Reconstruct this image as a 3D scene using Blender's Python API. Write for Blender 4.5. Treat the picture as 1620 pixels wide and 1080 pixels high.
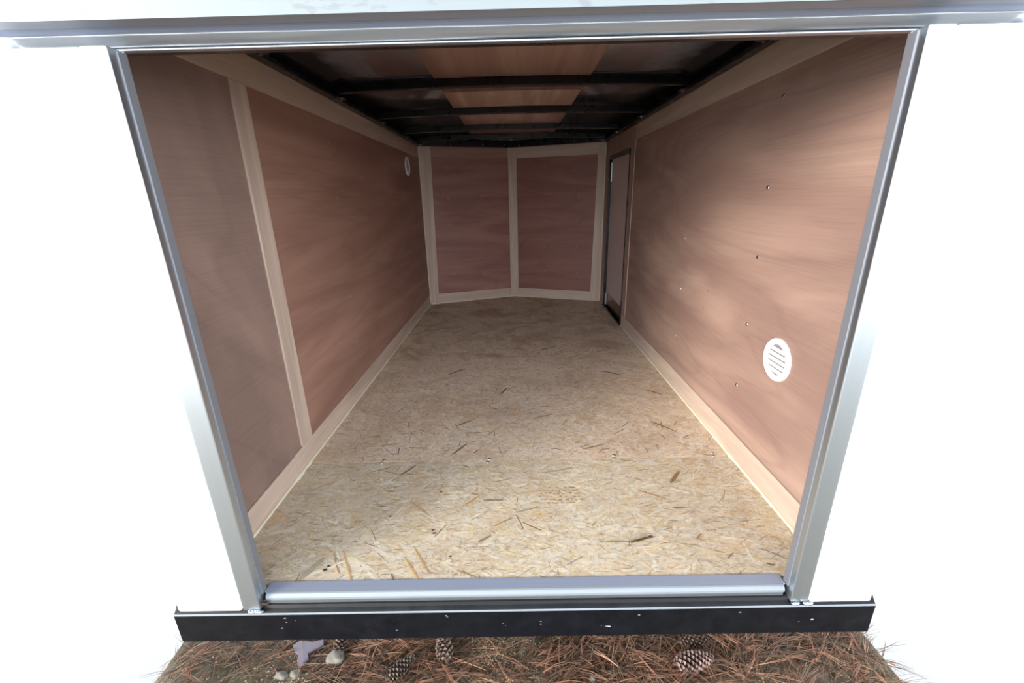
import bpy, bmesh, math, random
from mathutils import Vector, Matrix
random.seed(7)
S = bpy.context.scene
C = S.collection
for o in list(bpy.data.objects): bpy.data.objects.remove(o)

# ------------------------------------------------------------------ camera, sky, light
W, L, V, H = 1.75, 4.3374, 0.3254, 1.4903      # trailer: width, length to the nose corners, depth of the nose, wall height
SILL, GZ = 0.9445, -0.42                        # rear edge of the floor, height of the ground
cam = bpy.data.cameras.new('camera'); co = bpy.data.objects.new('camera', cam); C.objects.link(co)
fw = Vector((-0.00796659, 0.94838088, -0.31703351))
rt = Vector((0.99976149, 0.00110681, -0.02181161))
up = Vector((0.02033482, 0.31713165, 0.94816349))
m = Matrix((rt, up, -fw)).transposed().to_4x4(); m.translation = (0.8705, 0, 1.0277)
co.matrix_world = m
cam.sensor_fit = 'HORIZONTAL'; cam.sensor_width = 36; cam.lens = 682.3876 / 1620 * 36
cam.clip_start = 0.02; cam.clip_end = 100
S.camera = co
wd = bpy.data.worlds.new('overcast_sky'); S.world = wd; wd.use_nodes = True
nt_ = wd.node_tree; bg = nt_.nodes['Background']
# hazy overcast sky: blue-white overhead, brighter towards the horizon all the way round, the same haze below it
tcw = nt_.nodes.new('ShaderNodeTexCoord'); sxw = nt_.nodes.new('ShaderNodeSeparateXYZ'); nt_.links.new(tcw.outputs['Generated'], sxw.inputs[0])
abw = nt_.nodes.new('ShaderNodeMath'); abw.operation = 'ABSOLUTE'; nt_.links.new(sxw.outputs[2], abw.inputs[0])
rw = nt_.nodes.new('ShaderNodeValToRGB'); nt_.links.new(abw.outputs[0], rw.inputs[0])
e = rw.color_ramp.elements; rw.color_ramp.interpolation = 'LINEAR'
e[0].position = 0.0; e[0].color = (.93, .965, 1.0, 1); e[1].position = 1.0; e[1].color = (.045, .055, .07, 1)
for p_, v_ in ((.30, .86), (.66, .16)):
    q_ = e.new(p_); q_.color = (v_*.90, v_*.955, v_, 1)
nt_.links.new(rw.outputs[0], bg.inputs[0]); bg.inputs[1].default_value = 7.0
sl = bpy.data.lights.new('hazy_sun', 'SUN'); so = bpy.data.objects.new('hazy_sun', sl); C.objects.link(so)
sl.energy = 5.0; sl.angle = math.radians(26); sl.color = (1.0, 0.90, 0.78)
az, el = math.radians(49), math.radians(13.5)
so.rotation_euler = Vector((math.sin(az)*math.cos(el), math.cos(az)*math.cos(el), -math.sin(el))).to_track_quat('-Z', 'Y').to_euler()
so.location = (-2, -3, 2.5)
S.view_settings.view_transform = 'Standard'; S.view_settings.look = 'None'
S.view_settings.exposure = 0.0; S.view_settings.gamma = 1.0; S.view_settings.use_curve_mapping = False

# ------------------------------------------------------------------ materials
def lin(r, g, b):
    f = lambda v: v/255/12.92 if v/255 <= .04045 else ((v/255+.055)/1.055)**2.4
    return (f(r), f(g), f(b), 1)
class N:
    def __init__(s, name, rough=.6, metal=0.0, base=None):
        s.m = bpy.data.materials.new(name); s.m.use_nodes = True
        s.t = s.m.node_tree; s.b = s.t.nodes['Principled BSDF']
        s.b.inputs['Roughness'].default_value = rough; s.b.inputs['Metallic'].default_value = metal
        if base: s.b.inputs['Base Color'].default_value = base
    def n(s, typ, **kw):
        o = s.t.nodes.new(typ)
        for k, v in kw.items():
            if k.startswith('i_'): o.inputs[k[2:].replace('_', ' ')].default_value = v
            else: setattr(o, k, v)
        return o
    def l(s, a, b): s.t.links.new(a, b)
    def coord(s, scale=(1, 1, 1), rot=(0, 0, 0), loc=(0, 0, 0), out='Object'):
        tc = s.n('ShaderNodeTexCoord'); mp = s.n('ShaderNodeMapping')
        mp.inputs['Scale'].default_value = scale; mp.inputs['Rotation'].default_value = rot; mp.inputs['Location'].default_value = loc
        s.l(tc.outputs[out], mp.inputs[0]); return mp.outputs[0]
    def noise(s, vec, scale=1, detail=4, rough=.55, dist=0):
        o = s.n('ShaderNodeTexNoise'); s.l(vec, o.inputs['Vector'])
        o.inputs['Scale'].default_value = scale; o.inputs['Detail'].default_value = detail
        o.inputs['Roughness'].default_value = rough; o.inputs['Distortion'].default_value = dist
        return o.outputs['Fac']
    def ramp(s, fac, stops):
        o = s.n('ShaderNodeValToRGB'); s.l(fac, o.inputs[0]); e = o.color_ramp.elements
        while len(e) < len(stops): e.new(.5)
        for k, (p, c) in enumerate(stops):
            e[k].position = p; e[k].color = c if not isinstance(c, (int, float)) else (c, c, c, 1)
        return o.outputs[0]
    def mix(s, fac, a, b, mode='MIX'):
        o = s.n('ShaderNodeMix', data_type='RGBA', blend_type=mode)
        for k, v in ((0, fac), (6, a), (7, b)):
            if isinstance(v, (int, float, tuple)): o.inputs[k].default_value = v
            else: s.l(v, o.inputs[k])
        return o.outputs[2]
    def bump(s, h, strength=.2, dist=.001):
        o = s.n('ShaderNodeBump'); s.l(h, o.inputs['Height']); o.inputs['Strength'].default_value = strength
        o.inputs['Distance'].default_value = dist; s.l(o.outputs[0], s.b.inputs['Normal'])
    def col(s, c): s.l(c, s.b.inputs['Base Color'])

def plywood(name, dark, light, stretch=(6, .55, 5), fine=(170, 3.5, 170), seed=0.0, contrast=.55, rough=.55, dist=1.6):
    """rotary cut veneer: broad wavy figure, a few dark grain lines, fine pores, all long in one direction"""
    k = N(name, rough)
    v = k.coord(stretch, loc=(seed, seed*1.7, seed*.6))
    broad = k.noise(v, .75, 3, .5, dist)
    wv = k.n('ShaderNodeMath', operation='MULTIPLY'); wv.inputs[1].default_value = 9.0; k.l(k.noise(v, .42, 2.5, .45, dist*.5), wv.inputs[0])
    fr = k.n('ShaderNodeMath', operation='PINGPONG'); fr.inputs[1].default_value = .5; k.l(wv.outputs[0], fr.inputs[0])
    line = k.ramp(fr.outputs[0], [(0, 0.0), (.10, .75), (.5, 1.0)])
    c = k.mix(broad, dark, light)
    c2 = k.mix(k.ramp(broad, [(.38, 0.0), (.68, 1.0)]), dark, light)
    c = k.mix(.6, c, c2)
    c = k.mix(contrast*.55, c, k.mix(line, tuple(x*.72 for x in dark[:3])+(1,), c))
    vf = k.coord(fine, loc=(seed*3, 0, 0))
    f = k.noise(vf, 1.0, 3, .6)
    c = k.mix(.5, c, k.mix(k.ramp(f, [(.3, .74), (.7, 1.12)]), (0, 0, 0, 1), c), 'MIX')
    k.col(c); k.bump(f, .12, .0006)
    return k.m
# the walls' grain runs lengthways (Y); on the nose along X
LD, LL = lin(140, 104, 92), lin(176, 138, 122)
M = {}
M['wall'] = plywood('luan_wall', LD, LL)
M['wall_b'] = plywood('luan_wall_rear', lin(126, 106, 98), lin(158, 132, 122), stretch=(2, 2.2, 1.1), seed=4.3, dist=2.6)
M['wall_r'] = plywood('luan_wall_right', lin(142, 114, 105), lin(180, 152, 138), stretch=(6, .8, 4.0), seed=9.1, dist=2.0)
M['nose'] = plywood('luan_nose', lin(136, 94, 86), lin(168, 122, 110), stretch=(1.1, 1.1, 6), fine=(4, 4, 170), seed=2.2)
M['nose_b'] = plywood('luan_nose_right', lin(130, 88, 80), lin(160, 114, 102), stretch=(1.0, 1.0, 5), fine=(4, 4, 170), seed=6.6)
M['roofply'] = plywood('luan_ceiling', lin(170, 138, 126), lin(200, 170, 156), stretch=(9, .7, 5), fine=(200, 4, 60), seed=1.3)
TD, TL = lin(182, 162, 148), lin(212, 194, 180)
M['trim_y'] = plywood('trim_lengthways', TD, TL, stretch=(14, .7, 14), fine=(260, 5, 260), seed=3.3, contrast=.35)
M['trim_z'] = plywood('trim_upright', TD, TL, stretch=(16, 16, .8), fine=(300, 300, 5), seed=5.1, contrast=.4)
M['trim_x'] = plywood('trim_crossways', TD, TL, stretch=(.8, .8, 14), fine=(5, 5, 260), seed=7.7, contrast=.35)
M['trim_red'] = plywood('trim_reddish', lin(150, 116, 102), lin(178, 142, 126), stretch=(.8, .8, 12), fine=(5, 5, 240), seed=2.9, contrast=.4)
M['trim_door'] = plywood('trim_beside_door', lin(158, 132, 120), lin(186, 160, 146), stretch=(14, 14, 1.2), fine=(260, 260, 5), seed=8.4, contrast=.3)
k = N('caulk', .5, 0, lin(226, 220, 196)); k.bump(k.noise(k.coord((60, 60, 60)), 1, 3), .5, .002); M['caulk'] = k.m

def osb(name, stain, seed):
    k = N(name, .62)
    at = k.n('ShaderNodeAttribute', attribute_name='tint')
    uv = k.coord((3.0, 60, 1), out='UV')
    g = k.noise(uv, 1.0, 4, .65)
    c = k.mix(.8, at.outputs['Color'], k.mix(k.ramp(g, [(.28, .84), (.72, 1.14)]), (0, 0, 0, 1), at.outputs['Color']))
    o = k.coord((1, 1, 1), loc=(seed, seed, 0))
    s1 = k.noise(o, 3.2, 6, .7, .8)
    c = k.mix(k.ramp(s1, [(.46, 0.0), (.60, stain)]), c, lin(150, 112, 74))
    s2 = k.noise(k.coord((1, 1.6, 1), loc=(seed, 0, 0)), 30, 6, .8, 1.6)
    c = k.mix(k.ramp(s2, [(.50, 0.0), (.62, .42+stain*.5)]), c, lin(158, 130, 98))
    s4 = k.noise(k.coord((1, 2.2, 1), loc=(seed, 4, 0)), 60, 4, .75, 2.0)
    c = k.mix(k.ramp(s4, [(.60, 0.0), (.66, .45+stain*.3)]), c, lin(112, 88, 66))
    s3 = k.noise(o, 9, 5, .7, .5)
    c = k.mix(k.ramp(s3, [(.52, 0.0), (.72, .42)]), c, lin(206, 160, 108))
    k.col(c); k.bump(g, .3, .0008)
    return k.m
M['osb_rear'] = osb('osb_rear_sheet', .14, 3.1)
M['osb_mid'] = osb('osb_second_sheet', .24, 8.2)
M['osb_far'] = osb('osb_far_sheets', .52, 8.2)
k = N('tread_stain', .7); k.col(k.mix(k.noise(k.coord((40, 40, 1)), 1, 3), lin(158, 130, 96), lin(182, 154, 116))); M['tread'] = k.m
k = N('bark', .8); k.col(k.mix(k.noise(k.coord((60, 60, 60)), 1, 4), lin(48, 34, 26), lin(104, 82, 66))); M['bark'] = k.m
M['chip'] = N('dark_chip', .8, 0, lin(46, 32, 24)).m

k = N('black_paint', .28); f = k.noise(k.coord((14, 14, 14)), 1, 5, .6)
k.col(k.mix(f, (.003, .0035, .005, 1), (.006, .007, .010, 1))); k.l(k.ramp(f, [(.3, .22), (.75, .42)]), k.b.inputs['Roughness'])
k.bump(k.noise(k.coord((40, 40, 40)), 1, 2), .04, .0004); M['black'] = k.m
k = N('black_beam', .3); v = k.coord((1, 1, 1)); f = k.noise(v, 22, 6, .7)
sp = k.ramp(k.noise(k.coord((26, 26, 40)), 1, 2, .5), [(.745, 0.0), (.77, 1.0)])
k.col(k.mix(sp, k.mix(f, (.002, .0025, .004, 1), (.004, .005, .008, 1)), (.32, .34, .36, 1)))
k.l(k.ramp(f, [(.3, .26), (.7, .48)]), k.b.inputs['Roughness']); k.bump(f, .12, .001); k.b.inputs['Specular IOR Level'].default_value = .28; M['beam'] = k.m
k = N('black_beam_top', .3); f = k.noise(k.coord((6, 40, 40)), 1, 6, .7)
k.col(k.mix(f, (.010, .011, .013, 1), (.035, .036, .038, 1))); k.l(k.ramp(f, [(.3, .22), (.7, .5)]), k.b.inputs['Roughness']); M['beam_top'] = k.m
def metal(name, c, rough, sc, bs=.15, bd=.004, metalness=1.0):
    k = N(name, rough, metalness); f = k.noise(k.coord(sc), 1, 4, .55)
    k.col(k.mix(f, tuple(x*.86 for x in c[:3])+(1,), c)); k.bump(k.noise(k.coord((3.2, 14, 14)), 1, 2, .4), bs, bd)
    return k.m
M['alu'] = metal('aluminium_sill', (.36, .42, .56, 1), .5, (1.5, 200, 200), .05, .001, .35)
M['alu_lip'] = metal('aluminium_lip', (.24, .275, .315, 1), .5, (1.5, 200, 200), .05, .001, .25)
M['galv'] = metal('bulged_header_metal', (.36, .385, .42, 1), .30, (1, 60, 60), .9, .022, .55)
M['soffit'] = metal('header_soffit', (.40, .42, .48, 1), .5, (1, 40, 40), .1, .002, .5)
M['strip'] = metal('header_blue_grey_strip', (.26, .30, .40, 1), .45, (1, 40, 40), .1, .002, .3)
M['post'] = metal('post_metal', (.60, .66, .72, 1), .38, (30, 30, 2), .1, .002)
M['seal'] = N('grey_seal', .5, .4, (.20, .21, .24, 1)).m
M['screw'] = N('screw_metal', .35, 1, (.42, .41, .42, 1)).m
M['screw_dark'] = N('screw_recess', .8, 0, (.02, .017, .015, 1)).m
k = N('weathered_white', .5); v = k.coord((7, 7, 26)); f = k.noise(v, 1, 5, .65)
c = k.mix(k.ramp(f, [(.56, 0.0), (.60, 1.0)]), (.175, .215, .238, 1), (.145, .165, .185, 1))
c = k.mix(k.ramp(k.noise(k.coord((3, 3, 300)), 1, 3), [(.35, .25), (.65, 0.0)]), c, (.16, .185, .205, 1))
k.col(c); M['white_old'] = k.m
M['white_skin'] = N('white_outer_skin', .4, 0, (.78, .80, .82, 1)).m
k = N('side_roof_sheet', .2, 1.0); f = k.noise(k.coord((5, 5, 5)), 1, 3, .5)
# black mixed into the sheet colour: soft margins along both walls and beside every bow, wider towards the walls
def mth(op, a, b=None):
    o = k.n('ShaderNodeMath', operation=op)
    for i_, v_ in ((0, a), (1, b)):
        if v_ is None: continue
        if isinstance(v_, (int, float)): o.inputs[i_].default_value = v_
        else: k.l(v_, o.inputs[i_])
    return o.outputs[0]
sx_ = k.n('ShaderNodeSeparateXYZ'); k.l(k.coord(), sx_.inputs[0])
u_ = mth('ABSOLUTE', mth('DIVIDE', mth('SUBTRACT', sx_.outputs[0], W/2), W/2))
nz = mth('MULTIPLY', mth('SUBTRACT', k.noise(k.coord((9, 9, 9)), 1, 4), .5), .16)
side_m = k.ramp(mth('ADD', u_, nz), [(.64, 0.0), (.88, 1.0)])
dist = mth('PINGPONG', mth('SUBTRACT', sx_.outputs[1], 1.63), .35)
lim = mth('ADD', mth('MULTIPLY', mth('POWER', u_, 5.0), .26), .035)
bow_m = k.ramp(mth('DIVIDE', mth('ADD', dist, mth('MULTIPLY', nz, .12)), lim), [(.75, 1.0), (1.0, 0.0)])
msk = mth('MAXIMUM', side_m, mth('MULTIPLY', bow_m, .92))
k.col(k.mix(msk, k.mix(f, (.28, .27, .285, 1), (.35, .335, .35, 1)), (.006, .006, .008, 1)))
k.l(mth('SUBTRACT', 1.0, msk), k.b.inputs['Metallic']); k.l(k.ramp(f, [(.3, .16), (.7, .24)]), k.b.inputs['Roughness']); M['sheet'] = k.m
M['vent'] = N('white_plastic', .4, 0, (.78, .80, .80, 1)).m
M['vent_in'] = N('grey_vent_mesh', .6, 0, (.20, .20, .21, 1)).m
k = N('door_skin', .30); f = k.noise(k.coord((60, 60, 2)), 1, 3); k.col(k.mix(f, lin(205, 186, 184), lin(218, 200, 196))); M['door'] = k.m; k.b.inputs['Roughness'].default_value = .45
M['kick'] = N('kick_plate', .10, .6, lin(104, 88, 72)).m
k = N('forest_soil', .85); v = k.coord((1, 1, 1)); f = k.noise(v, 9, 8, .7, .5); g = k.noise(v, 60, 5, .7)
c = k.mix(k.ramp(f, [(.35, 0.0), (.65, 1.0)]), lin(62, 54, 44), lin(112, 102, 86))
c = k.mix(k.ramp(g, [(.4, 0.0), (.65, .75)]), c, lin(132, 122, 104))
c = k.mix(k.ramp(k.noise(v, 5.3, 4), [(.48, 0.0), (.62, .55)]), c, lin(88, 86, 56))
k.col(c); k.bump(g, .9, .008); M['soil'] = k.m
k = N('needle', .6); at = k.n('ShaderNodeAttribute', attribute_name='tint'); k.col(at.outputs['Color']); M['needle'] = k.m
k = N('pebble', .8); at = k.n('ShaderNodeAttribute', attribute_name='tint'); k.col(at.outputs['Color']); M['pebble'] = k.m
k = N('cone_scale', .7); at = k.n('ShaderNodeAttribute', attribute_name='tint'); k.col(at.outputs['Color']); M['cone'] = k.m
M['puddle'] = N('puddle_sky_tint', .12, 0, (.22, .20, .25, 1)).m  # pale lilac base colour stands in for the sky's reflection in the water
k = N('stone', .8); k.col(k.mix(k.noise(k.coord((30, 30, 30)), 1, 5), lin(84, 82, 74), lin(136, 134, 126))); k.bump(k.noise(k.coord((90, 90, 90)), 1, 4), .5, .004); M['stone'] = k.m

# ------------------------------------------------------------------ mesh helpers
class MB:
    def __init__(s): s.v = []; s.f = []; s.c = []; s.uv = []
    def poly(s, vs, fs, tint=None, uvs=None):
        b = len(s.v); s.v += [tuple(v) for v in vs]
        for f in fs:
            s.f.append([b+i for i in f])
            if tint: s.c += [tint]*len(f)
            if uvs: s.uv += [uvs[i] for i in f]
    def box(s, x0, x1, y0, y1, z0, z1):
        vs = [(x, y, z) for x in (x0, x1) for y in (y0, y1) for z in (z0, z1)]
        s.poly(vs, [(0, 1, 3, 2), (4, 6, 7, 5), (0, 4, 5, 1), (2, 3, 7, 6), (0, 2, 6, 4), (1, 5, 7, 3)]); return s
    def extrude(s, loop, vec):
        n = len(loop); vec = Vector(vec)
        vs = [Vector(p) for p in loop] + [Vector(p)+vec for p in loop]
        s.poly(vs, [tuple(range(n))[::-1], tuple(range(n, 2*n))] + [(i, (i+1) % n, n+(i+1) % n, n+i) for i in range(n)]); return s
    def tube(s, pts, r, n=6, cap=True, tint=None):
        pts = [Vector(p) for p in pts]; rings = []
        for i, p in enumerate(pts):
            d = (pts[min(i+1, len(pts)-1)] - pts[max(i-1, 0)]).normalized()
            a = d.orthogonal().normalized(); b = d.cross(a)
            if i:
                pa = rings[-1][1]; a = (pa - d*pa.dot(d)).normalized(); b = d.cross(a)
            rr = r[i] if isinstance(r, (list, tuple)) else r
            rings.append(([p + a*rr*math.cos(2*math.pi*k/n) + b*rr*math.sin(2*math.pi*k/n) for k in range(n)], a))
        vs = [v for rg, _ in rings for v in rg]; fs = []
        for i in range(len(pts)-1):
            for k in range(n): fs.append((i*n+k, i*n+(k+1) % n, (i+1)*n+(k+1) % n, (i+1)*n+k))
        if cap: fs += [tuple(range(n))[::-1], tuple(range(len(vs)-n, len(vs)))]
        s.poly(vs, fs, tint); return s
    def build(s, name, mat, parent=None, smooth=False, bevel=0):
        me = bpy.data.meshes.new(name); me.from_pydata(s.v, [], s.f)
        if s.c:
            a = me.color_attributes.new('tint', 'FLOAT_COLOR', 'CORNER')
            a.data.foreach_set('color', [x for c in s.c for x in c])
        if s.uv:
            u = me.uv_layers.new(name='UVMap'); u.data.foreach_set('uv', [x for c in s.uv for x in c])
        bm = bmesh.new(); bm.from_mesh(me)
        if not s.c: bmesh.ops.recalc_face_normals(bm, faces=bm.faces)
        if bevel:
            ed = [e for e in bm.edges if len(e.link_faces) == 2 and e.calc_face_angle(0) > .5]
            bmesh.ops.bevel(bm, geom=ed, offset=bevel, segments=2, affect='EDGES', profile=.5)
        bm.to_mesh(me); bm.free()
        me.materials.append(mat)
        if smooth:
            for p in me.polygons: p.use_smooth = True
        o = bpy.data.objects.new(name, me); C.objects.link(o)
        if parent: o.parent = parent
        return o
def B(name, mat, x0, x1, y0, y1, z0, z1, parent=None, bevel=0.0):
    return MB().box(x0, x1, y0, y1, z0, z1).build(name, mat, parent, bevel=bevel)
def thing(o, label, cat, group=None):
    o['label'] = label; o['category'] = cat
    if group: o['group'] = group
    return o
def struct(o, label=None):
    o['kind'] = 'structure'
    if label: o['label'] = label
    return o
def empty(name, loc=(0, 0, 0)):
    o = bpy.data.objects.new(name, None); C.objects.link(o); o.location = loc; o.empty_display_size = .05; return o
def copy_part(o, parent, mw=None):
    c = o.copy(); C.objects.link(c); c.parent = parent
    if mw: c.matrix_local = mw
    return c

# screws share one mesh; local +Z is the way out of the wall
def screw_mesh():
    b = MB(); n = 8; r = .0065
    vs = [(r*math.cos(2*math.pi*i/n), r*math.sin(2*math.pi*i/n), 0) for i in range(n)]
    vs += [(r*.8*math.cos(2*math.pi*i/n), r*.8*math.sin(2*math.pi*i/n), .0022) for i in range(n)]
    vs += [(r*.35*math.cos(2*math.pi*i/n), r*.35*math.sin(2*math.pi*i/n), .0024) for i in range(n)] + [(0, 0, .0010)]
    fs = [(i, (i+1) % n, n+(i+1) % n, n+i) for i in range(n)] + [(n+i, n+(i+1) % n, 2*n+(i+1) % n, 2*n+i) for i in range(n)]
    fs += [(2*n+i, 2*n+(i+1) % n, 3*n) for i in range(n)]
    o = b.poly(vs, fs) or b.build('screw', M['screw'])
    me = o.data; me.materials.append(M['screw_dark'])
    for p in me.polygons:
        if len(p.vertices) == 3: p.material_index = 1
    bpy.data.objects.remove(o); return me
SCREW = screw_mesh()
def screw(parent, loc, nrm, s=1.0):
    o = bpy.data.objects.new('screw', SCREW); C.objects.link(o); o.parent = parent
    q = Vector(nrm).to_track_quat('Z', 'Y')
    o.matrix_local = Matrix.Translation(loc) @ q.to_matrix().to_4x4() @ Matrix.Rotation(random.random()*3, 4, 'Z') @ Matrix.Scale(s, 4)

# ------------------------------------------------------------------ floor
NOSE = lambda x, d=0: L + V*(1-abs(x-W/2)/(W/2)) - d
fl = MB(); fl.extrude([(-.03, SILL, -.06), (W+.03, SILL, -.06), (W+.03, L, -.06), (W/2, L+V, -.06), (-.03, L, -.06)], (0, 0, .045))
floor = struct(fl.build('floor', M['beam']), 'strand board floor of the cargo trailer')
seams = [SILL, 1.535, 2.72, 3.905, None]
def jag(a, b, amp, n):
    return [(a[0]+(b[0]-a[0])*i/n, a[1]+(b[1]-a[1])*i/n+random.uniform(-amp, amp)*(0 < i < n)) for i in range(n+1)]
def flakes(y0, y1, n, pal, mat, parent, along, dark=.03):
    b = MB()
    for i in range(n):
        x = random.uniform(0, W); y = random.uniform(y0, y1)
        thin = random.random() < .45
        ln = random.uniform(.03, .11)*(1.0 if not thin else .8); wd = random.uniform(.003, .016) if not thin else random.uniform(.001, .003)
        a = random.gauss(0, along) if random.random() < .75 else random.uniform(0, math.pi)
        ca, sa = math.cos(a), math.sin(a); z = random.random()*.0011
        if thin and random.random() < .16:
            c = random.choice([lin(176, 150, 118), lin(164, 148, 124), lin(150, 124, 94), lin(186, 150, 108)]); z = .0011; wd *= .7; ln *= .6
        elif random.random() < dark*.45:
            c = random.choice([lin(132, 112, 92), lin(152, 130, 106), lin(140, 130, 114), lin(112, 88, 66), lin(172, 146, 116)]); z = .0012+random.random()*.0002; wd = min(wd, random.uniform(.0015, .005)); ln *= .7
        else:
            c0 = random.choice(pal); q = random.uniform(.93, 1.05); c = (c0[0]*q, c0[1]*q, c0[2]*q, 1)
        bend = random.uniform(-.12, .12)*wd*4
        pts = [(-.5, random.uniform(-.2, .2)), (-.44, -.5), (0, -.5), (.42, -.46), (.5, random.uniform(-.3, .3)), (.44, .46), (0, .5), (-.46, .42)]
        vs = []; uvs = []; u0 = random.random()*50
        for px, py in pts:
            lx = px*ln; ly = py*wd + bend*(1-4*px*px)
            X = min(max(x+lx*ca-ly*sa, 0), W); Y = min(max(y+lx*sa+ly*ca, y0), y1 if y1 < L else NOSE(X))
            vs.append((X, Y, z)); uvs.append((u0+lx*6, u0+ly*6))
        b.poly(vs, [range(8)], c, uvs)
    o = b.build('wood_strands', mat, parent); o['kind'] = 'stuff'; return o
PAL = [[lin(222, 212, 190), lin(216, 202, 178), lin(228, 220, 202), lin(211, 201, 182), lin(220, 203, 168), lin(219, 212, 198)]]
PAL.append([lin(236, 221, 204), lin(230, 213, 193), lin(240, 228, 212), lin(226, 208, 188), lin(234, 214, 182), lin(232, 221, 207)])
PAL += [PAL[1], PAL[1]]
for k_, (y0, y1) in enumerate(zip(seams[:-1], seams[1:])):
    y1 = (y1 - .005) if y1 else L+V
    if k_ == 3: loop = [(0, y0, -.015), (W, y0, -.015), (W, L, -.015), (W/2, L+V, -.015), (0, L, -.015)]
    else: loop = [(0, y0, -.015), (W, y0, -.015), (W, y1, -.015), (0, y1, -.015)]
    b = MB()
    vec = Vector((0, 0, .0148)); n = len(loop)
    b.extrude(loop, vec); b.c = [PAL[k_][1]]*sum(len(f) for f in b.f); b.uv = [(0, 0)]*len(b.c)
    mt = M['osb_rear'] if k_ == 0 else (M['osb_mid'] if k_ == 1 else M['osb_far'])
    sh = b.build('floor_sheet', mt, floor)
    flakes(y0, y1, int(17000*(y1-y0)/1.2) if k_ < 2 else 8000, PAL[k_], mt, sh, .45 if k_ == 0 else .9, .02 if k_ == 0 else .04)
# long strands and the dark slivers one can pick out one by one
def sliver(x, y, ln, wd, a, mat_c, z=.0017):
    b = MB(); ca, sa = math.cos(a), math.sin(a)
    pts = [(-.5, 0), (-.3, -.45), (.1, -.5), (.4, -.3), (.5, .05), (.3, .4), (-.1, .5), (-.4, .35)]
    vs = [(x+px*ln*ca-py*wd*sa, y+px*ln*sa+py*wd*ca, z) for px, py in pts]
    vs += [(p[0], p[1], z-.0006) for p in vs]
    b.poly(vs, [tuple(range(8))] + [(i, i+8, (i+1) % 8+8, (i+1) % 8) for i in range(8)], mat_c, [(p[0]*6, p[1]*6) for p in vs])
    return b.build('wood_strand', M['osb_rear'], floor)
for a in [(1.4532, 2.4288, .14, .012, 2.55, lin(120, 104, 86)), (.36, 1.0, .14, .006, 2.1, lin(200, 162, 116)), (.555, .985, .12, .006, 2.2, lin(206, 166, 112)),
          (.575, 1.02, .13, .005, 2.15, lin(196, 152, 104)), (1.2, 1.62, .12, .010, .35, lin(150, 138, 120)), (.62, 1.62, .11, .012, 1.0, lin(138, 126, 110)),
          (.30, 1.0, .10, .012, .5, lin(214, 206, 190)), (.255, .99, .10, .02, 1.1, lin(176, 168, 150)), (1.55, 1.78, .13, .010, 2.3, lin(124, 100, 78)),
          (1.47, 1.40, .10, .014, .9, lin(140, 116, 84)), (.76, 1.10, .05, .010, .6, lin(140, 132, 116)), (1.02, 1.45, .14, .010, .2, lin(176, 168, 156)),
          (.70, 1.28, .09, .004, .8, lin(166, 140, 110)), (1.35, 1.30, .12, .008, 2.6, lin(180, 150, 112)),
          (.52, 1.25, .13, .005, 2.4, lin(186, 150, 112)), (.90, 1.23, .1, .006, .3, lin(160, 150, 136)), (.43, 1.47, .09, .01, .9, lin(130, 120, 106)),
          (1.00, 1.90, .12, .008, .4, lin(150, 130, 108)), (.80, 2.2, .10, .010, 1.2, lin(120, 98, 74)), (1.1, 2.9, .16, .012, .5, lin(120, 96, 72)),
          (.5, 2.5, .14, .012, .8, lin(122, 98, 74)), (.62, 1.85, .1, .009, .7, lin(126, 108, 88)), (1.62, 2.15, .1, .01, 2.4, lin(116, 96, 76))]:
    sliver(*a)
# screws in pairs along the first board seam
for x, y in [(.7474, 1.5288), (1.2645, 1.5397), (.3075, 1.5336), (1.673, 1.545)]:
    screw(floor, (x, y-.010, .0013), (0, 0, 1), 1.0); screw(floor, (x+.006, y+.012, .0013), (0, 0, 1), 1.0)
# print of a muddy boot sole: rows of small flat dabs of mud
b = MB()
for i in range(10):
    for j in range(6):
        if random.random() < .18: continue
        x = .945 + i*.0155 + random.uniform(-.003, .003) + (j % 2)*.007; y = 1.262+j*.017+random.uniform(-.003, .003)
        if ((x-1.02)/.085)**2+((y-1.305)/.055)**2 > 1: continue
        r = random.uniform(.0022, .0045)
        b.poly([(x+r*1.4*math.cos(t*1.047), y+r*math.sin(t*1.047), .0021) for t in range(6)] + [(x, y, .0026)], [(t, (t+1) % 6, 6) for t in range(6)])
o = b.build('mud_print', M['tread'], floor); o['kind'] = 'stuff'

# ------------------------------------------------------------------ side walls
def wall_side(name, x, sgn, panels, screws):
    """sgn +1: the wall's face looks towards +X (left wall)"""
    xo = x - sgn*.055; xi = x - sgn*.006
    root = empty(name); struct(root)
    return root, xo, xi
wl = struct(B('wall_left', M['white_skin'], -.060, -.0062, SILL-.0, L+.02, -.05, 1.60), 'left wall of the trailer, red-brown plywood between pale battens')
P1, P2 = 1.5101, 1.5997
o = B('plywood_panel', M['wall_b'], -.006, 0, SILL, (P1+P2)/2-.001, 0, H, wl)
o = B('plywood_panel', M['wall'], -.006, 0, (P1+P2)/2+.001, L, 0, H, wl)
for (y, z) in [(yy, zz) for yy in (1.02, 2.25, 2.955, 3.62) for zz in (.29, .545, .80, 1.035, 1.30)]:
    screw(wl, (0, y+random.uniform(-.008, .008), z+random.uniform(-.01, .01)), (1, 0, 0), .9)
D0, D1, DZ = 3.44, 4.15, 1.335       # doorway
wr = MB(); wr.box(W+.0062, W+.060, SILL, D0, -.05, 1.60); wr.box(W+.0062, W+.060, D1, L+.02, -.05, 1.60); wr.box(W+.0062, W+.060, D0, D1, DZ, 1.60)
wr.box(W+.0062, W+.060, D0, D1, -.05, 0)
wr = struct(wr.build('wall_right', M['white_skin']), 'right wall of the trailer, red-brown plywood with the side door')
B('plywood_panel', M['wall_r'], W, W+.006, SILL, 3.385, 0, H, wr)
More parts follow.
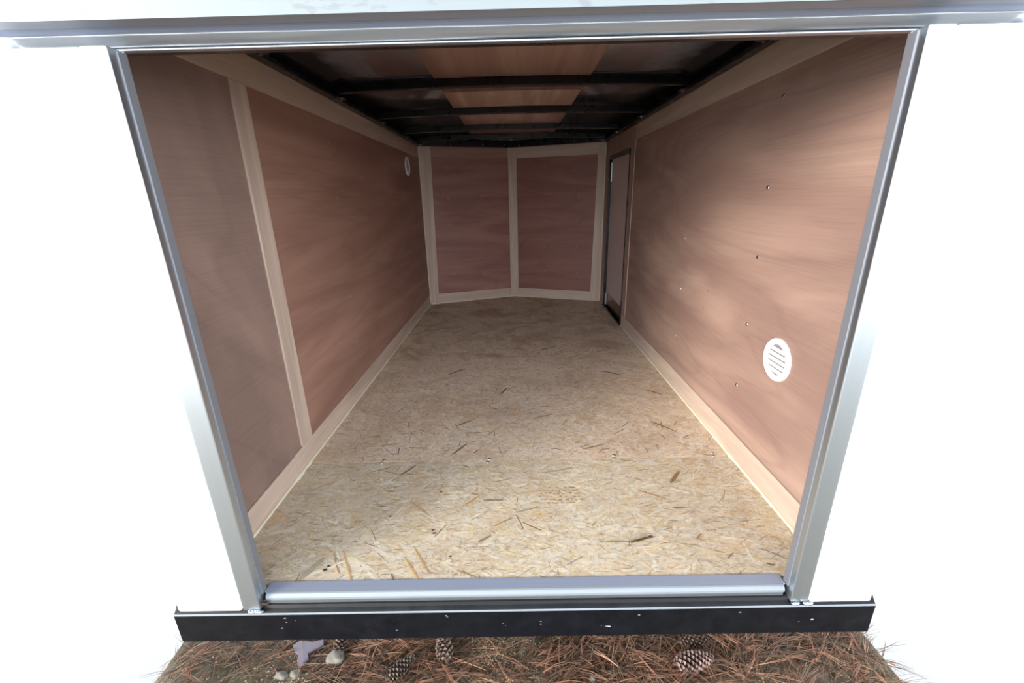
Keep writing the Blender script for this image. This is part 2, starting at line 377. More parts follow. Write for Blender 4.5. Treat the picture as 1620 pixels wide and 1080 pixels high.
B('plywood_panel', M['wall_r'], W, W+.006, D1, L, 0, H, wr)
B('plywood_panel', M['wall_r'], W, W+.006, 3.387, D1, DZ, H, wr)
for (y, z) in [(yy, zz) for yy in (1.576, 2.26, 2.94) for zz in (.29, .545, .80, 1.04, 1.31)]:
    screw(wr, (W, y+random.uniform(-.008, .008), z+random.uniform(-.01, .01)), (-1, 0, 0), 1.15 if y < 1.7 else .9)
for (y, z) in [(1.9388, .6006), (1.9569, .519)]: screw(wr, (W, y, z), (-1, 0, 0), .7)

# nose walls
tl = Vector((W/2, V, 0)).normalized(); nl = Vector((V, -W/2, 0)).normalized()     # left half: along, face normal
tr_ = Vector((-W/2, V, 0)).normalized(); nr = Vector((-V, -W/2, 0)).normalized()
LEN = math.hypot(W/2, V)
def nose_box(b, side, a0, a1, z0, z1, d0, d1):
    o0, t, n = (Vector((0, L, 0)), tl, nl) if side == 'l' else (Vector((W, L, 0)), tr_, nr)
    b.extrude([tuple(o0+t*a+n*d+Vector((0, 0, z0))) for a, d in ((a0, d0), (a1, d0), (a1, d1), (a0, d1))], (0, 0, z1-z0)); return b
for side, nm, lab, mt in (('l', 'wall_front_left', 'left half of the pointed nose wall', M['nose']), ('r', 'wall_front_right', 'right half of the pointed nose wall', M['nose_b'])):
    w_ = struct(nose_box(MB(), side, -.05, LEN+.02, -.05, 1.60, -.0062, -.06).build(nm, M['white_skin']), lab)
    nose_box(MB(), side, 0, LEN, 0, H, -.006, 0).build('plywood_panel', mt, w_)
    o0, t, n = (Vector((0, L, 0)), tl, nl) if side == 'l' else (Vector((W, L, 0)), tr_, nr)
    for a in ((.265, .60) if side == 'l' else (.255, .59)):
        for z in (.29, .54, .79, 1.04, 1.30):
            screw(w_, tuple(o0+t*(a+random.uniform(-.01, .01))+Vector((0, 0, z+random.uniform(-.008, .008)))), n, .8)

# ------------------------------------------------------------------ battens and boards
TH = .007
ZT = 1.3936
BE = .0012
def trim(n, o, lab): o.name = 'trim_%d' % n; return struct(o, lab)
bl = struct(B('baseboard_left', M['trim_y'], 0, TH, SILL+.01, 1.4465, 0, .093, None, BE), 'pale board along the foot of the left wall')
B('baseboard_length', M['trim_y'], 0, TH, 1.4485, L, 0, .095, bl, BE)
br = struct(B('baseboard_right', M['trim_y'], W-TH, W, SILL+.01, 2.648, 0, .103, None, BE), 'pale board along the foot of the right wall')
B('baseboard_length', M['trim_y'], W-TH, W, 2.650, D0-.004, 0, .098, br, BE)
trim(1, B('t', M['trim_z'], 0, TH, P1, P2, .0955, ZT, None, BE), 'pale upright batten on the left wall near the opening')
trim(2, B('t', M['trim_y'], 0, TH, SILL, L, ZT+.001, H, None, BE), 'pale board along the top of the left wall')
trim(3, B('t', M['trim_y'], W-TH, W, SILL, 3.327, ZT+.001, H, None, BE), 'pale board along the top of the right wall')
trim(4, B('t', M['trim_door'], W-TH, W, 3.329, D0-.002, .1, H, None, BE), 'pale upright batten on the near side of the side door')
trim(5, B('t', M['trim_door'], W-TH, W, D0-.001, L, DZ+.022, H, None, BE), 'board over the side door')
trim(6, B('t', M['trim_door'], W-TH, W, D1+.012, L, 0, DZ+.021, None, BE), 'narrow upright board between side door and corner')
def nt(n, side, pts, d0, d1, mat, lab):
    o0, t, nn = (Vector((0, L, 0)), tl, nl) if side == 'l' else (Vector((W, L, 0)), tr_, nr)
    b = MB(); b.extrude([tuple(o0+t*a+nn*d0+Vector((0, 0, z))) for a, z in pts], tuple(nn*(d1-d0))); return trim(n, b.build('t', mat, bevel=.001), lab)
nt(7, 'l', [(.004, .004), (.094, .004), (.121, H), (.004, H)], 0, TH, M['trim_z'], 'tapering corner board at the left of the nose wall')
nt(8, 'r', [(.004, .004), (.108, .004), (.075, H), (.004, H)], 0, TH, M['trim_z'], 'wide corner board at the right of the nose wall')
nt(9, 'l', [(.120, 1.405), (LEN-.046, 1.402), (LEN-.046, H), (.1215, H)], 0, TH-.001, M['trim_red'], 'board along the top of the left nose wall')
nt(10, 'r', [(.078, 1.390), (LEN-.046, 1.394), (LEN-.046, H), (.0755, H)], 0, TH-.001, M['trim_x'], 'board along the top of the right nose wall')
nt(11, 'l', [(.095, .004), (LEN-.046, .004), (LEN-.046, .090), (.0965, .101)], 0, TH-.001, M['trim_x'], 'board along the foot of the left nose wall')
nt(12, 'r', [(.109, .004), (LEN-.046, .004), (LEN-.046, .090), (.106, .092)], 0, TH-.001, M['trim_x'], 'board along the foot of the right nose wall')
b = MB(); ap = Vector((W/2, L+V, 0))
q = [ap-tl*.047+nl*.001, ap-tl*.047+nl*.009, ap+Vector((0, -.016, 0)), ap-tr_*.047+nr*.009, ap-tr_*.047+nr*.001, ap+Vector((0, -.001, 0))]
b.extrude([(p.x, p.y, .004) for p in q], (0, 0, H-.004)); trim(13, b.build('t', M['trim_z']), 'pale centre batten where the two nose walls meet')
# caulk beads, lumpy where the boards meet
def bead(n, pts, r, lab, blobs=()):
    P = []; R_ = []
    for a, c in zip(pts[:-1], pts[1:]):
        a = Vector(a); c = Vector(c); k2 = max(2, int((c-a).length/.03))
        for i in range(k2): P.append(a.lerp(c, i/k2)); R_.append(r*random.uniform(.8, 1.2))
    P.append(Vector(pts[-1])); R_.append(r)
    for q_ in blobs:
        for i, p in enumerate(P):
            if abs(p.y-q_) < .02: R_[i] = r*1.8
    return trim(n, MB().tube(P, R_, 7).build('t', M['caulk'], smooth=True), lab)
bead(14, [(TH+.001, SILL+.01, .003), (TH+.001, L-.01, .003)], .0055, 'caulk bead along the left edge of the floor', (1.447, 1.535, 2.70))
bead(15, [(W-TH-.001, SILL+.01, .003), (W-TH-.001, D0-.01, .003)], .0055, 'caulk bead along the right edge of the floor', (1.535, 2.65))
bead(16, [(TH+.004, L-.008, .003), (W/2, L+V-.016, .003), (W-TH-.004, L-.008, .003)], .0055, 'caulk bead along the foot of the nose walls')
bead(17, [(.009, L-.006, .006), (.009, L-.006, H-.002)], .0042, 'pale bead in the left corner of the nose')
bead(18, [(W-.009, L-.006, .006), (W-.009, L-.006, H-.002)], .0042, 'pale bead in the right corner of the nose')

# ------------------------------------------------------------------ ceiling
ZC = 1.572
def arch(x):
    u = (x-W/2)/(W/2)
    z = ZC - .018*u*u
    e = max(0, (abs(u)-.86)/.14)
    return z - .050*(1-math.sqrt(max(0, 1-min(1, e)**2)))
xs = [0, .01, .02, .035, .05, .07, .09, .105, .115, .1225, .13, .145, .16] + [.2+.1*i for i in range(14)] + [W-.16, W-.145, W-.13, W-.1225, W-.115, W-.105, W-.09, W-.07, W-.05, W-.035, W-.02, W-.01, W]
xs = sorted(set(round(v, 4) for v in xs))
def sheet(name, xa, y0, y1, dz, th, mat, parent=None):
    b = MB(); n = len(xa); vs = []
    for (yy, zz) in ((y0, 0), (y1, 0), (y1, th), (y0, th)):
        vs += [(x, yy if not (y1 > L and yy == y1) else NOSE(x), arch(x)+dz+zz) for x in xa]
    fs = []
    for r in range(4):
        s_ = (r+1) % 4
        fs += [(r*n+i, r*n+i+1, s_*n+i+1, s_*n+i) for i in range(n-1)]
    fs += [(0, n, 2*n, 3*n), (n-1, 4*n-1, 3*n-1, 2*n-1)]
    b.poly(vs, fs); o = b.build(name, mat, parent)
    for p in o.data.polygons: p.use_smooth = abs(p.normal.y) < .5
    return o
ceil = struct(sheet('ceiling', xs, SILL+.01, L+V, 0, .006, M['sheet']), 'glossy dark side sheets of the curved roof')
px = [v for v in xs if .54 < v < 1.20]; px = [.513] + px + [1.248]
sheet('plywood_panel', px, SILL+.012, 2.6, -.0056, .005, M['roofply'], ceil)
sheet('plywood_panel', px, 2.601, L+V-.02, -.0056, .005, M['roofply'], ceil)
rf = struct(MB().extrude([(-.06, SILL-.08, 1.60), (W+.06, SILL-.08, 1.60), (W+.06, L, 1.60), (W/2, L+V+.08, 1.60), (-.06, L, 1.60)], (0, 0, .02)).build('trim_19', M['white_skin']), 'white outer roof skin')
# roof bows
def bow(y, lab):
    root = empty('roof_bow', (W/2, y, ZC-.04)); thing(root, lab, 'roof bow', 'black steel bows across the roof')
    xa = [.035+(W-.07)*i/28 for i in range(29)]; b = MB(); n = len(xa)
    vs = []
    for (dy, low) in ((-.019, 1), (.019, 1), (.019, 0), (-.019, 0)):
        for x in xa:
            u = abs(x-W/2)/(W/2)
            top = arch(x)-.0062; bot = ZC-.044-.016*u*u
            z = bot if low else top
            if low: z = min(z, top-.018)
            vs.append((x-W/2, dy, z-(ZC-.04)))
    fs = []
    for r in range(4):
        s_ = (r+1) % 4; fs += [(r*n+i, r*n+i+1, s_*n+i+1, s_*n+i) for i in range(n-1)]
    fs += [(0, n, 2*n, 3*n), (n-1, 4*n-1, 3*n-1, 2*n-1)]
    b.poly(vs, fs); b.build('bow_tube', M['black'], root, bevel=.003)
    for s_ in (-1, 1):
        bb = MB(); bb.box(-.03, .03, -.028, .028, -.003, 0); g = bb.build('end_plate', M['black'], root); g.location = (s_*(W/2-.045), 0, H+.006-(ZC-.04))
        h = MB(); h.tube([(0, 0, -.009), (0, 0, 0)], .006, 6); h = h.build('bolt', M['screw'], root); h.location = (s_*(W/2-.058), 0, H+.003-(ZC-.04))
for y, lab in [(1.63, 'black roof bow hidden just behind the rear header, nearest the opening'), (2.33, 'widest black roof bow in view, nearest the rear header'),
               (3.03, 'second black roof bow in view from the rear header'), (3.70, 'third black roof bow in view, next to last before the nose'),
               (4.22, 'farthest black roof bow, close in front of the nose wall')]:
    bow(y, lab)
# steel rails on top of the walls
def rail(n, x, s_, lab):
    b = MB(); b.extrude([(x, SILL+.02, H), (x+s_*.040, SILL+.02, H), (x+s_*.042, SILL+.02, H+.004), (x+s_*.042, SILL+.02, H+.018), (x+s_*.016, SILL+.02, H+.022), (x+s_*.012, SILL+.02, H+.034), (x, SILL+.02, H+.036)], (0, L-SILL-.02, 0))
    return trim(n, b.build('t', M['black']), lab)
rail(20, 0, 1, 'black steel rail along the top of the left wall'); rail(21, W, -1, 'black steel rail along the top of the right wall')
b = MB(); nose_box(b, 'l', 0, LEN, H, 1.555, -.01, .040); nose_box(b, 'r', 0, LEN, H, 1.555, -.01, .040)
o = trim(22, b.build('t', M['black'], bevel=.003), 'black steel rail over the nose walls')
for s_, t, n_, o0 in (('l', tl, nl, Vector((0, L, 0))), ('r', tr_, nr, Vector((W, L, 0)))):
    for a in (.06, .30, .62, .84): screw(o, tuple(o0+t*a+n_*.040+Vector((0, 0, H+.018))), n_, .7)
for a, r_, x in (('l', 20, .0425), ('r', 21, W-.0425)):
    for y in (1.4, 1.95, 2.65, 3.35, 3.95):
        pass

# ------------------------------------------------------------------ side door
door = struct(empty('door_1', (W+.02, (D0+D1)/2, 0)), 'narrow side door in the right wall, black frame and rounded corner')
def dl(o): o.parent = door; o.matrix_parent_inverse = Matrix.Translation((-(W+.02), -(D0+D1)/2, 0)); return o
def rrect(y0, y1, z0, z1, r, seg=5, r2=.004):
    P = []
    for cy, cz, a0, rr in ((y1, z1, 0, r), (y0, z1, 90, r), (y0, z0, 180, r2), (y1, z0, 270, r2)):
        cy += -rr if cy == y1 else rr; cz += -rr if cz == z1 else rr
        for i in range(seg+1):
            a = math.radians(a0+90*i/seg); P.append((cy+rr*math.cos(a), cz+rr*math.sin(a)))
    return P
def ring(outer, inner, x0, x1):
    n = len(outer); vs = []
    for x in (x0, x1):
        vs += [(x, y, z) for y, z in outer]; vs += [(x, y, z) for y, z in inner]
    fs = []
    for i in range(n):
        j = (i+1) % n
        fs += [(i, j, n+j, n+i), (2*n+i, 3*n+i, 3*n+j, 2*n+j), (i, 2*n+i, 2*n+j, j), (n+i, n+j, 3*n+j, 3*n+i)]
    b = MB(); b.poly(vs, fs); return b
out = rrect(D0, D1, 0, DZ, .045)
inn = rrect(D0+.012, D1-.012, .012, DZ-.014, .035)
dl(ring(rrect(D0-.001, D1+.014, -.001, DZ+.020, .055), inn, W-.012, W+.001).build('door_frame', M['black']))
dl(ring(out, inn, W+.001, W+.032).build('door_reveal', M['black']))
pan = dl(B('door_panel', M['door'], W+.012, W+.030, D0+.011, D1-.011, .011, DZ-.013))
pan['label'] = 'mauve-brown flat door panel'
kp = dl(B('kick_plate', M['kick'], W+.0095, W+.0118, D0+.016, D1-.05, .014, .135))
th_ = dl(B('threshold', M['black'], W-.022, W+.03, D0, D1, .0015, .012, None, .002))
hb = dl(B('gas_strut', M['post'], W-.002, W+.010, D1-.055, D1-.035, 1.14, 1.30, None, .003)); hb['label'] = 'metal strut at the top of the door'
lb = dl(B('latch_bar', M['post'], W+.000, W+.008, D1-.040, D1-.028, .02, .13, None, .002))
for i in range(22):
    z = 1.125-i*.0265; s1 = bpy.data.objects.new('screw', SCREW); C.objects.link(s1); s1.parent = door
    s1.matrix_local = Matrix.Translation((-.0082, 3.985+.06*(z-.56)/.56*.9-(D0+D1)/2, z)) @ Vector((-1, 0, 0)).to_track_quat('Z', 'Y').to_matrix().to_4x4() @ Matrix.Scale(.62, 4)
for y, z in ((3.53, .758), (3.53, .73), (3.545, .623), (3.545, .595), (3.60, .158), (3.85, .158)):
    s1 = bpy.data.objects.new('screw', SCREW); C.objects.link(s1); s1.parent = door
    s1.matrix_local = Matrix.Translation((-.0106 if z < .2 else -.0082, y-(D0+D1)/2, z)) @ Vector((-1, 0, 0)).to_track_quat('Z', 'Y').to_matrix().to_4x4() @ Matrix.Scale(.8, 4)
for y in (3.50, 3.80, 4.10):
    s1 = bpy.data.objects.new('screw', SCREW); C.objects.link(s1); s1.parent = door
    s1.matrix_local = Matrix.Translation((-.031, y-(D0+D1)/2, .0118)) @ Matrix.Scale(.9, 4)

# ------------------------------------------------------------------ round vents
def vent(y, z, x, s_, lab):
    root = empty('wall_vent', (x, y, z)); thing(root, lab, 'vent')
    b = MB(); n = 32; prof = [(.074, 0), (.073, .006), (.066, .010), (.056, .009), (.052, .004), (.052, .001)]
    vs = [(s_*h, r*math.cos(2*math.pi*i/n), r*math.sin(2*math.pi*i/n)) for r, h in prof for i in range(n)]
    b.poly(vs, [(k2*n+i, k2*n+(i+1) % n, (k2+1)*n+(i+1) % n, (k2+1)*n+i) for k2 in range(len(prof)-1) for i in range(n)])
    b.build('vent_ring', M['vent'], root, smooth=True)
    b = MB(); b.poly([(s_*.0015, .053*math.cos(2*math.pi*i/n), .053*math.sin(2*math.pi*i/n)) for i in range(n)], [tuple(range(n))]); b.build('vent_screen', M['vent_in'], root)
    for i in range(5):
        zz = -.036+i*.018; hw = math.sqrt(.051**2-zz*zz)
        b = MB(); b.extrude([(s_*.002, -hw, zz-.005), (s_*.007, -hw, zz-.007), (s_*.007, -hw, zz-.005), (s_*.002, -hw, zz+.003)], (0, 2*hw, 0)); b.build('louver', M['vent'], root)
vent(3.859, 1.29, 0, 1, 'white round vent high on the left wall near the nose')
vent(1.358, .490, W, -1, 'white round vent low on the right wall near the opening')

# ------------------------------------------------------------------ rear frame: header, posts, sill, beam
X0, X1 = -.065, W+.065
hd = empty('rear_header', (W/2, .93, 1.30)); thing(hd, 'metal door header over the rear opening, white painted board above bulged bright lip', 'header')
def hp(name, prof, mat, smooth=False, xs_=40):
    b = MB(); n = len(prof); vs = []; 
    for i in range(xs_+1):
        x = X0+(X1-X0)*i/xs_; vs += [(x-W/2, y-.93, z-1.30) for y, z in prof]
    fs = [(i*n+k2, i*n+(k2+1) % n, (i+1)*n+(k2+1) % n, (i+1)*n+k2) for i in range(xs_) for k2 in range(n)] + [tuple(range(n)), tuple(range(xs_*n, (xs_+1)*n))[::-1]]
    b.poly(vs, fs); o = b.build(name, mat, hd)
    if smooth:
        for p in o.data.polygons: p.use_smooth = abs(p.normal.x) < .5
    return o
hp('rolled_edge', [(.934, 1.3048), (.931, 1.3045), (.9295, 1.3030), (.9300, 1.3012), (.932, 1.3005), (.945, 1.3010), (.945, 1.3048)], M['post'])
hp('bulged_lip', [(.9345, 1.3052), (.9315, 1.3062), (.928, 1.3078), (.9225, 1.3105), (.917, 1.3140), (.9125, 1.3180), (.910, 1.3212), (.9345, 1.3212)], M['galv'], True)
hp('upper_strip', [(.9345, 1.3214), (.9105, 1.3214), (.9045, 1.3255), (.9000, 1.3276), (.9345, 1.3276)], M['strip'])
hp('soffit', [(.95, 1.3278), (.8995, 1.3278), (.8705, 1.3292), (.8705, 1.335), (.95, 1.335)], M['soffit'])
hp('painted_board', [(.95, 1.335), (.868, 1.3290), (.868, 1.60), (.95, 1.60)], M['white_old'])
hp('steel_tube', [(.9455, 1.302), (.965, 1.302), (.965, 1.598), (.9455, 1.598)], M['black'])
def post(x0, x1, lab):
    root = empty('corner_post', ((x0+x1)/2, .90, -.03)); thing(root, lab, 'post', 'metal posts on both sides of the rear opening')
    cx = (x0+x1)/2
    inner = x1 if x1 < 1 else x0; s_ = 1 if x1 < 1 else -1
    a, c_ = (inner-.048, inner) if s_ > 0 else (inner, inner+.048)
    MB().box(a-cx, c_-cx, -.014, .028, .0, 1.328).build('post_tube', M['post'], root, bevel=.0025)
    a, c_ = (x0, inner-.049) if s_ > 0 else (inner+.049, x1)
    cp = MB().box(a-cx, c_-cx, -.018, .0425, .002, 1.326).build('corner_cap', M['white_skin'], root, bevel=.006); cp['label'] = 'white painted corner cap'
    MB().box(inner-s_*.006-cx, inner+s_*.0025-cx, .006, .0275, .035, 1.325).build('seal_strip', M['seal'], root, bevel=.001)
    b = MB()
    for i in range(9):
        x = inner - s_*random.uniform(.0, .05) - cx; b.tube([(x, -.016, .002), (x+.004, -.020, -.001), (x+.01, -.016, .001)], random.uniform(.002, .004), 5)
    b.build('weld_bead', M['post'], root, smooth=True)
post(X0, .158, 'left metal corner post of the rear opening'); post(W-.148, X1, 'right metal corner post of the rear opening')
sill = empty('threshold_plate', (W/2, .93, 0)); thing(sill, 'blue-grey aluminium threshold plate along the rear edge of the floor', 'threshold')
def sx(name, prof, mat, xa, xb, parent, ox, oy, oz, bevel=0, smooth=False):
    b = MB(); b.extrude([(xa-ox, y-oy, z-oz) for y, z in prof], (xb-xa, 0, 0)); o = b.build(name, mat, parent, bevel=bevel)
    return o
sx('top_plate', [(.9485, .0035), (.9485, -.002), (.917, -.002), (.917, .0035)], M['alu'], .160, W-.150, sill, W/2, .93, 0)
sx('rounded_lip', [(.9168, .0034), (.9168, -.014), (.9045, -.014), (.9045, -.0075), (.9065, -.0030), (.910, .0010), (.9135, .0028)], M['alu_lip'], .166, W-.156, sill, W/2, .93, 0)
sx('under_lip', [(.9168, -.0142), (.9168, -.024), (.9035, -.024), (.9035, -.0142)], M['post'], .170, W-.160, sill, W/2, .93, 0)
bm_ = empty('rear_beam', (W/2, .90, -.09)); thing(bm_, 'black steel cross beam below the threshold plate, chipped paint', 'beam')
prof = [(.9445, -.0245), (.905, -.0245), (.901, -.0275), (.896, -.0335), (.8905, -.0385), (.8875, -.0415), (.8855, -.0435), (.8845, -.0465), (.885, -.060), (.885, -.138), (.8865, -.143), (.891, -.1465), (.9445, -.1465)]
o = sx('beam_body', prof, M['beam'], X0-.02, X1+.02, bm_, W/2, .90, -.09)
prof2 = [(.886, -.0428), (.8850, -.0452), (.8838, -.0448), (.8845, -.0415), (.8860, -.0402)]  # thin pale strip, painted highlight along the front edge of the beam
o = sx('edge_highlight', prof2, M['alu_lip'], X0-.02, X1+.02, bm_, W/2, .90, -.09); o['label'] = 'pale strip as painted highlight on the front edge'
for x, z, a_ in ((.82, -.090, .0014), (.827, -.097, .0012), (.222, -.073, .003), (1.47, -.062, .004), (.247, -.067, .0012), (.925, -.094, .0022)):
    MB().box(x-W/2-a_, x-W/2+a_*.8, -.0157, -.0148, z+.09-.0012, z+.09+.0018).build('paint_chip', M['stone'], bm_, bevel=.0008)
b = MB()
for i in range(14):
    c = Vector((.168+random.uniform(-.008, .010), .900+random.uniform(-.006, .006), -.022+random.uniform(0, .008))); r = random.uniform(.002, .005)
    b.tube([c-Vector((r, 0, 0)), c, c+Vector((r, r*.5, 0))], [r*.3, r, r*.3], 5)
thing(b.build('dirt_clump', M['bark']), 'small dark clump of dirt at the foot of the left post', 'dirt')

# ------------------------------------------------------------------ litter on the floor
tw = empty('dried_twig', (1.25, 1.08, .002)); thing(tw, 'dried grey-brown seed stalk with a long thin stem on the pale floor', 'twig')
MB().tube([(-.138, -.006, .003), (-.09, -.004, .003), (-.03, -.006, .004), (.0, -.002, .005), (.05, .015, .003)], [.0006, .0008, .001, .0012, .0006], 5).build('stem', M['bark'], tw)
b = MB()
for i in range(16):
    t = i/15; p = Vector((-.028+.066*t, -.006+.018*t+random.uniform(-.004, .004), .004)); a = .3+random.uniform(-.5, .5)
    d = Vector((math.cos(a), math.sin(a), .15))*.008; b.tube([p-d, p, p+d], [.0006, .0022, .0005], 4)
b.build('seed_head', M['bark'], tw)
for i, (x, y, s_, lab) in enumerate([(.2969, .9885, .006, 'dark bark chip at the front left of the floor, larger of two'), (.3035, 1.002, .004, 'smaller dark bark chip right behind the larger one at front left'),
        (.5883, 1.1416, .004, 'dark bark chip left of the middle of the rear floor sheet'), (.594, 1.128, .005, 'dark bark chip just nearer than its twin left of the middle'),
        (.660, 1.032, .004, 'dark bark chip nearest the threshold plate left of the middle'), (.585, 1.335, .004, 'dark bark chip far left on the rear floor sheet'),
        (.715, 1.375, .004, 'dark bark chip close to the first board seam'), (.43, 1.21, .004, 'dark bark chip nearest the left wall')]):
    b = MB(); vs = []
    for k2 in range(7):
        a = k2*2*math.pi/7; r = s_*random.uniform(.7, 1.2); vs.append((x+r*1.3*math.cos(a), y+r*.8*math.sin(a), .0018))
    vs += [(x+(v[0]-x)*.6, y+(v[1]-y)*.6, .0018+s_*.4) for v in vs]
    b.poly(vs, [(k2, (k2+1) % 7, 7+(k2+1) % 7, 7+k2) for k2 in range(7)]+[tuple(range(7, 14))])
    thing(b.build('bark_chip', M['chip']), lab, 'bark chip')

# ------------------------------------------------------------------ ground behind the trailer
def gz(x, y):
    return GZ + .008*math.sin(x*7.1+y*3)+.006*math.sin(x*17+y*11+1)+.004*math.sin(x*31-y*23)
b = MB(); xs_ = []; nx, ny = 120, 70
xg = [-.30+(2.05+.30)*i/nx for i in range(nx+1)]; yg = [.45+(1.34-.45)*j/ny for j in range(ny+1)]
vs = []
for j, y in enumerate(yg):
    for i, x in enumerate(xg):
        e = .03*math.sin(x*9)+.02*math.sin(x*23) if j == ny else 0
        vs.append((x, y+e, gz(x, y)+random.uniform(-.0015, .0015)))
b.poly(vs, [(j*(nx+1)+i, j*(nx+1)+i+1, (j+1)*(nx+1)+i+1, (j+1)*(nx+1)+i) for j in range(ny) for i in range(nx)])
gr = struct(b.build('ground', M['soil'], smooth=True), 'damp sandy forest soil behind the trailer')
b = MB(); b.poly([(-9, -12, GZ-.014), (11, -12, GZ-.014), (11, .92, GZ-.014), (-9, .92, GZ-.014)], [(0, 1, 2, 3)]); o = b.build('open_ground', M['soil'], gr)
def patch(x, y, cs):
    return min(1, sum(math.exp(-((x-cx)/sx_)**2-((y-cy)/sy_)**2)*w for cx, cy, sx_, sy_, w in cs))
clumps = [(.36, .985, .13, .06, 1.0), (.45, 1.05, .16, .05, .8), (.62, .96, .18, .04, .5), (1.15, 1.03, .22, .08, 1.0), (1.3, .97, .25, .06, .9), (1.55, 1.04, .2, .06, .7), (1.0, .97, .12, .05, .5), (1.75, 1.08, .2, .06, .6), (-.1, 1.1, .2, .1, .15), (2.0, 1.05, .3, .12, .5), (-.4, 1.0, .2, .12, .3)]
NC = [lin(140, 98, 76), lin(112, 78, 58), lin(162, 122, 100), lin(84, 62, 48), lin(128, 106, 86), lin(100, 82, 68), lin(144, 104, 84), lin(66, 52, 42)]
b = MB(); cnt = 0
while cnt < 4600:
    x = random.uniform(-.28, 2.03); y = random.uniform(.55, 1.30)
    if random.random() > .16 + patch(x, y, clumps): continue
    a = random.uniform(0, 2*math.pi) if random.random() < .5 else random.gauss(.5, .6)
    ln = random.uniform(.05, .13); z0 = gz(x, y)+random.uniform(.002, .018)*(1 if patch(x, y, clumps) > .3 else .4)
    c0 = random.choice(NC); q_ = random.uniform(.75, 1.2); c = (c0[0]*q_, c0[1]*q_, c0[2]*q_, 1)
    for k2 in range(random.choice((2, 3, 3))):
        aa = a+random.uniform(-.10, .10); d = Vector((math.cos(aa), math.sin(aa), random.uniform(-.05, .10))); side = Vector((-math.sin(aa), math.cos(aa), 0))*random.uniform(-.12, .12)
        p0 = Vector((x, y, z0)); p2 = p0+d*ln; p1 = p0+d*ln*.5+side*ln*.5+Vector((0, 0, .004))
        for p in (p1, p2): p.z = max(p.z, gz(p.x, p.y)+.001)
        b.tube([p0, p1, p2], [.0008, .0007, .0003], 3, False, c)
    cnt += 1
o = b.build('pine_needles', M['needle']); o['kind'] = 'stuff'; o['label'] = 'litter of red-brown pine needles on the soil below the rear beam'; o['category'] = 'pine needles'
b = MB(); sand = [(.78, 1.01, .13, .10, 1.6), (.33, 1.03, .06, .04, .7), (.1, .98, .1, .05, .25), (1.62, .98, .08, .05, .5)]
GC = [lin(176, 164, 134), lin(150, 138, 108), lin(198, 190, 168), lin(122, 110, 84), lin(110, 108, 76), lin(164, 158, 144)]
cnt = 0
while cnt < 8000:
    x = random.uniform(-.28, 2.03); y = random.uniform(.50, 1.28)
    if random.random() > .10+patch(x, y, sand): continue
    r = random.uniform(.0012, .0042); z = gz(x, y)+r*.2; c = random.choice(GC)
    vs = [(x+dx*r*random.uniform(.7, 1.2), y+dy*r*random.uniform(.7, 1.2), z+dz*r*.8) for dx, dy, dz in ((1, 0, 0), (0, 1, 0), (-1, 0, 0), (0, -1, 0), (0, 0, 1))]
    b.poly(vs, [(0, 1, 4), (1, 2, 4), (2, 3, 4), (3, 0, 4)], c); cnt += 1
o = b.build('gravel', M['pebble']); o['kind'] = 'stuff'; o['label'] = 'fine pale gravel scattered over the soil behind the trailer'; o['category'] = 'gravel'
def cone(loc, ln, wd, az_, tilt, pal, lab, nsc=90):
    root = empty('pine_cone', loc); root.rotation_euler = (0, -tilt, az_); thing(root, lab, 'pine cone')
    MB().tube([(-ln*.5, 0, 0), (-ln*.35, 0, 0), (-ln*.1, 0, 0), (ln*.25, 0, 0), (ln*.5, 0, 0)], [wd*.05, wd*.15, wd*.20, wd*.15, wd*.03], 8).build('core', M['bark'], root)
    b = MB()
    for i in range(nsc):
        t = i/nsc; ph = i*2.39996; x = ln*(-.45+.93*t); rad = wd*.5*math.sin(math.pi*(.14+.80*t**.75))**.7
        out = Vector((.45, math.cos(ph), math.sin(ph))).normalized(); tang = Vector((0, -math.sin(ph), math.cos(ph)))
        root_p = Vector((x, 0, 0)); tip = Vector((x+rad*.35, math.cos(ph)*rad, math.sin(ph)*rad)); w = wd*.13
        nrm = out.cross(tang)*wd*.035
        c = random.choice(pal); c2 = tuple(v*.45 for v in c[:3])+(1,)
        b.poly([root_p-tang*w*.5, root_p+tang*w*.5, tip+tang*w*.9-out*w*.5, tip+out*w*.15, tip-tang*w*.9-out*w*.5, tip+nrm*2-out*w*.4], [(0, 1, 2, 5, 4)], c2)
        b.poly([tip+tang*w*.9-out*w*.6-nrm, tip+out*w*.3, tip-tang*w*.9-out*w*.6-nrm, tip+nrm*3.5-out*w*.5], [(0, 1, 3), (1, 2, 3), (0, 3, 2), (0, 2, 1)], c)
    o = b.build('scales', M['cone'], root); o['kind'] = 'stuff'
DK = [lin(96, 78, 68), lin(120, 96, 82), lin(74, 58, 50)]; PK = [lin(128, 104, 98), lin(142, 118, 112), lin(108, 86, 80), lin(92, 72, 66)]; GR = [lin(108, 96, 86), lin(88, 75, 66), lin(70, 58, 50)]
cone((.613, 1.035, GZ+.028), .100, .058, math.radians(110), 0, DK, 'dark open pine cone pointing at the beam, left of the gravel patch')
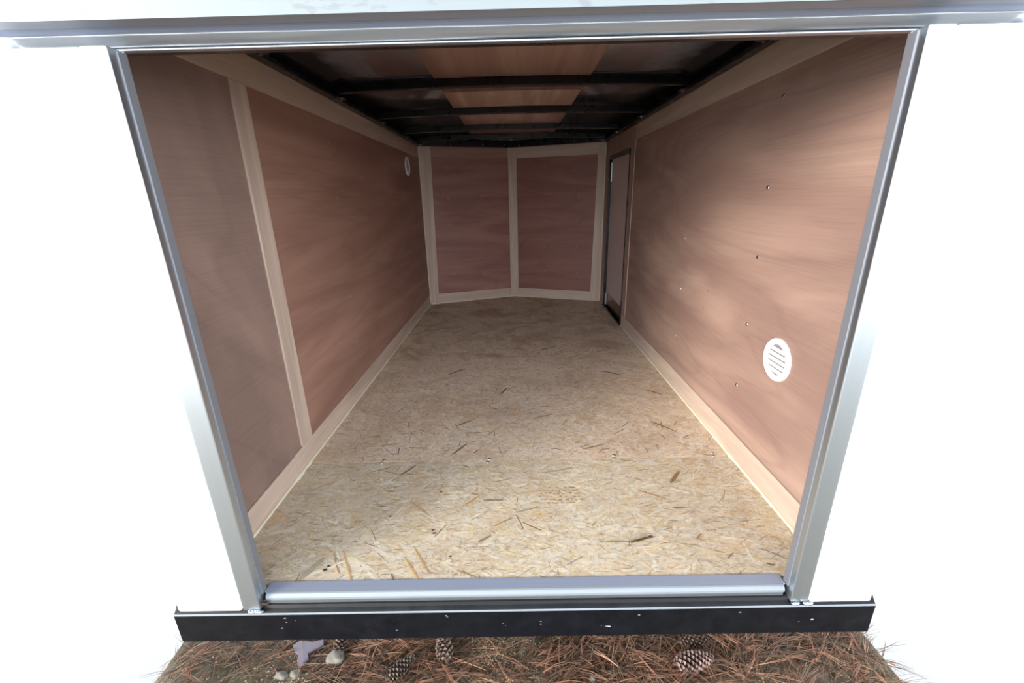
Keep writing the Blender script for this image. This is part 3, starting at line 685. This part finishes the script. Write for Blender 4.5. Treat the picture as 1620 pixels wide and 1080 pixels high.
cone((.482, .975, GZ+.030), .105, .046, math.radians(40), .1, GR, 'grey-brown pine cone lying aslant in the needles at the bottom')
cone((1.418, .985, GZ+.030), .135, .058, math.radians(8), 0, PK, 'large pinkish pine cone on the right among the needles', 110)
cone((1.450, 1.052, GZ+.026), .120, .036, math.radians(2), 0, PK[2:], 'slender pine cone lying behind the large pinkish one', 80)
cone((.256, 1.066, GZ+.022), .060, .046, math.radians(80), .3, DK, 'small dark pine cone beside the puddle under the beam', 60)
# puddle: a thin sheet of standing water with a wandering edge
b = MB(); pts = [(.088, 1.068), (.105, 1.085), (.150, 1.080), (.185, 1.088), (.190, 1.075), (.166, 1.058), (.150, 1.043), (.160, 1.028), (.152, 1.008), (.136, 1.002), (.128, 1.018), (.122, 1.038), (.104, 1.050)]
zt = GZ+.012; n = len(pts)
vs = [(x, y, zt) for x, y in pts]+[(x, y, zt-.012) for x, y in pts]
b.poly(vs, [tuple(range(n))]+[(i, (i+1) % n, n+(i+1) % n, n+i) for i in range(n)])
thing(b.build('puddle', M['puddle']), 'small pale puddle on the soil at the lower left', 'puddle')
def stone(x, y, rx, ry, rz, lab):
    bm = bmesh.new(); bmesh.ops.create_icosphere(bm, subdivisions=3, radius=1)
    for v in bm.verts:
        q_ = 1+.16*math.sin(v.co.x*4.1+x*30)*math.sin(v.co.y*3.3+1)+.07*math.sin(v.co.z*9+v.co.x*7); v.co = Vector((v.co.x*rx*q_, v.co.y*ry*q_, v.co.z*rz*q_))
    me = bpy.data.meshes.new('stone'); bm.to_mesh(me); bm.free(); me.materials.append(M['stone'])
    for p in me.polygons: p.use_smooth = True
    o = bpy.data.objects.new('stone', me); C.objects.link(o); o.location = (x, y, GZ+rz*.35); thing(o, lab, 'stone')
stone(.250, 1.030, .030, .024, .018, 'grey stone beside the small dark pine cone')
stone(.095, .975, .022, .012, .012, 'pale flat stone at the bottom left below the puddle')
stone(.140, .978, .018, .014, .012, 'grey stone just right of the pale flat one at bottom left')
stone(1.09, .955, .010, .010, .008, 'tiny pale stone at the bottom edge among the needles')
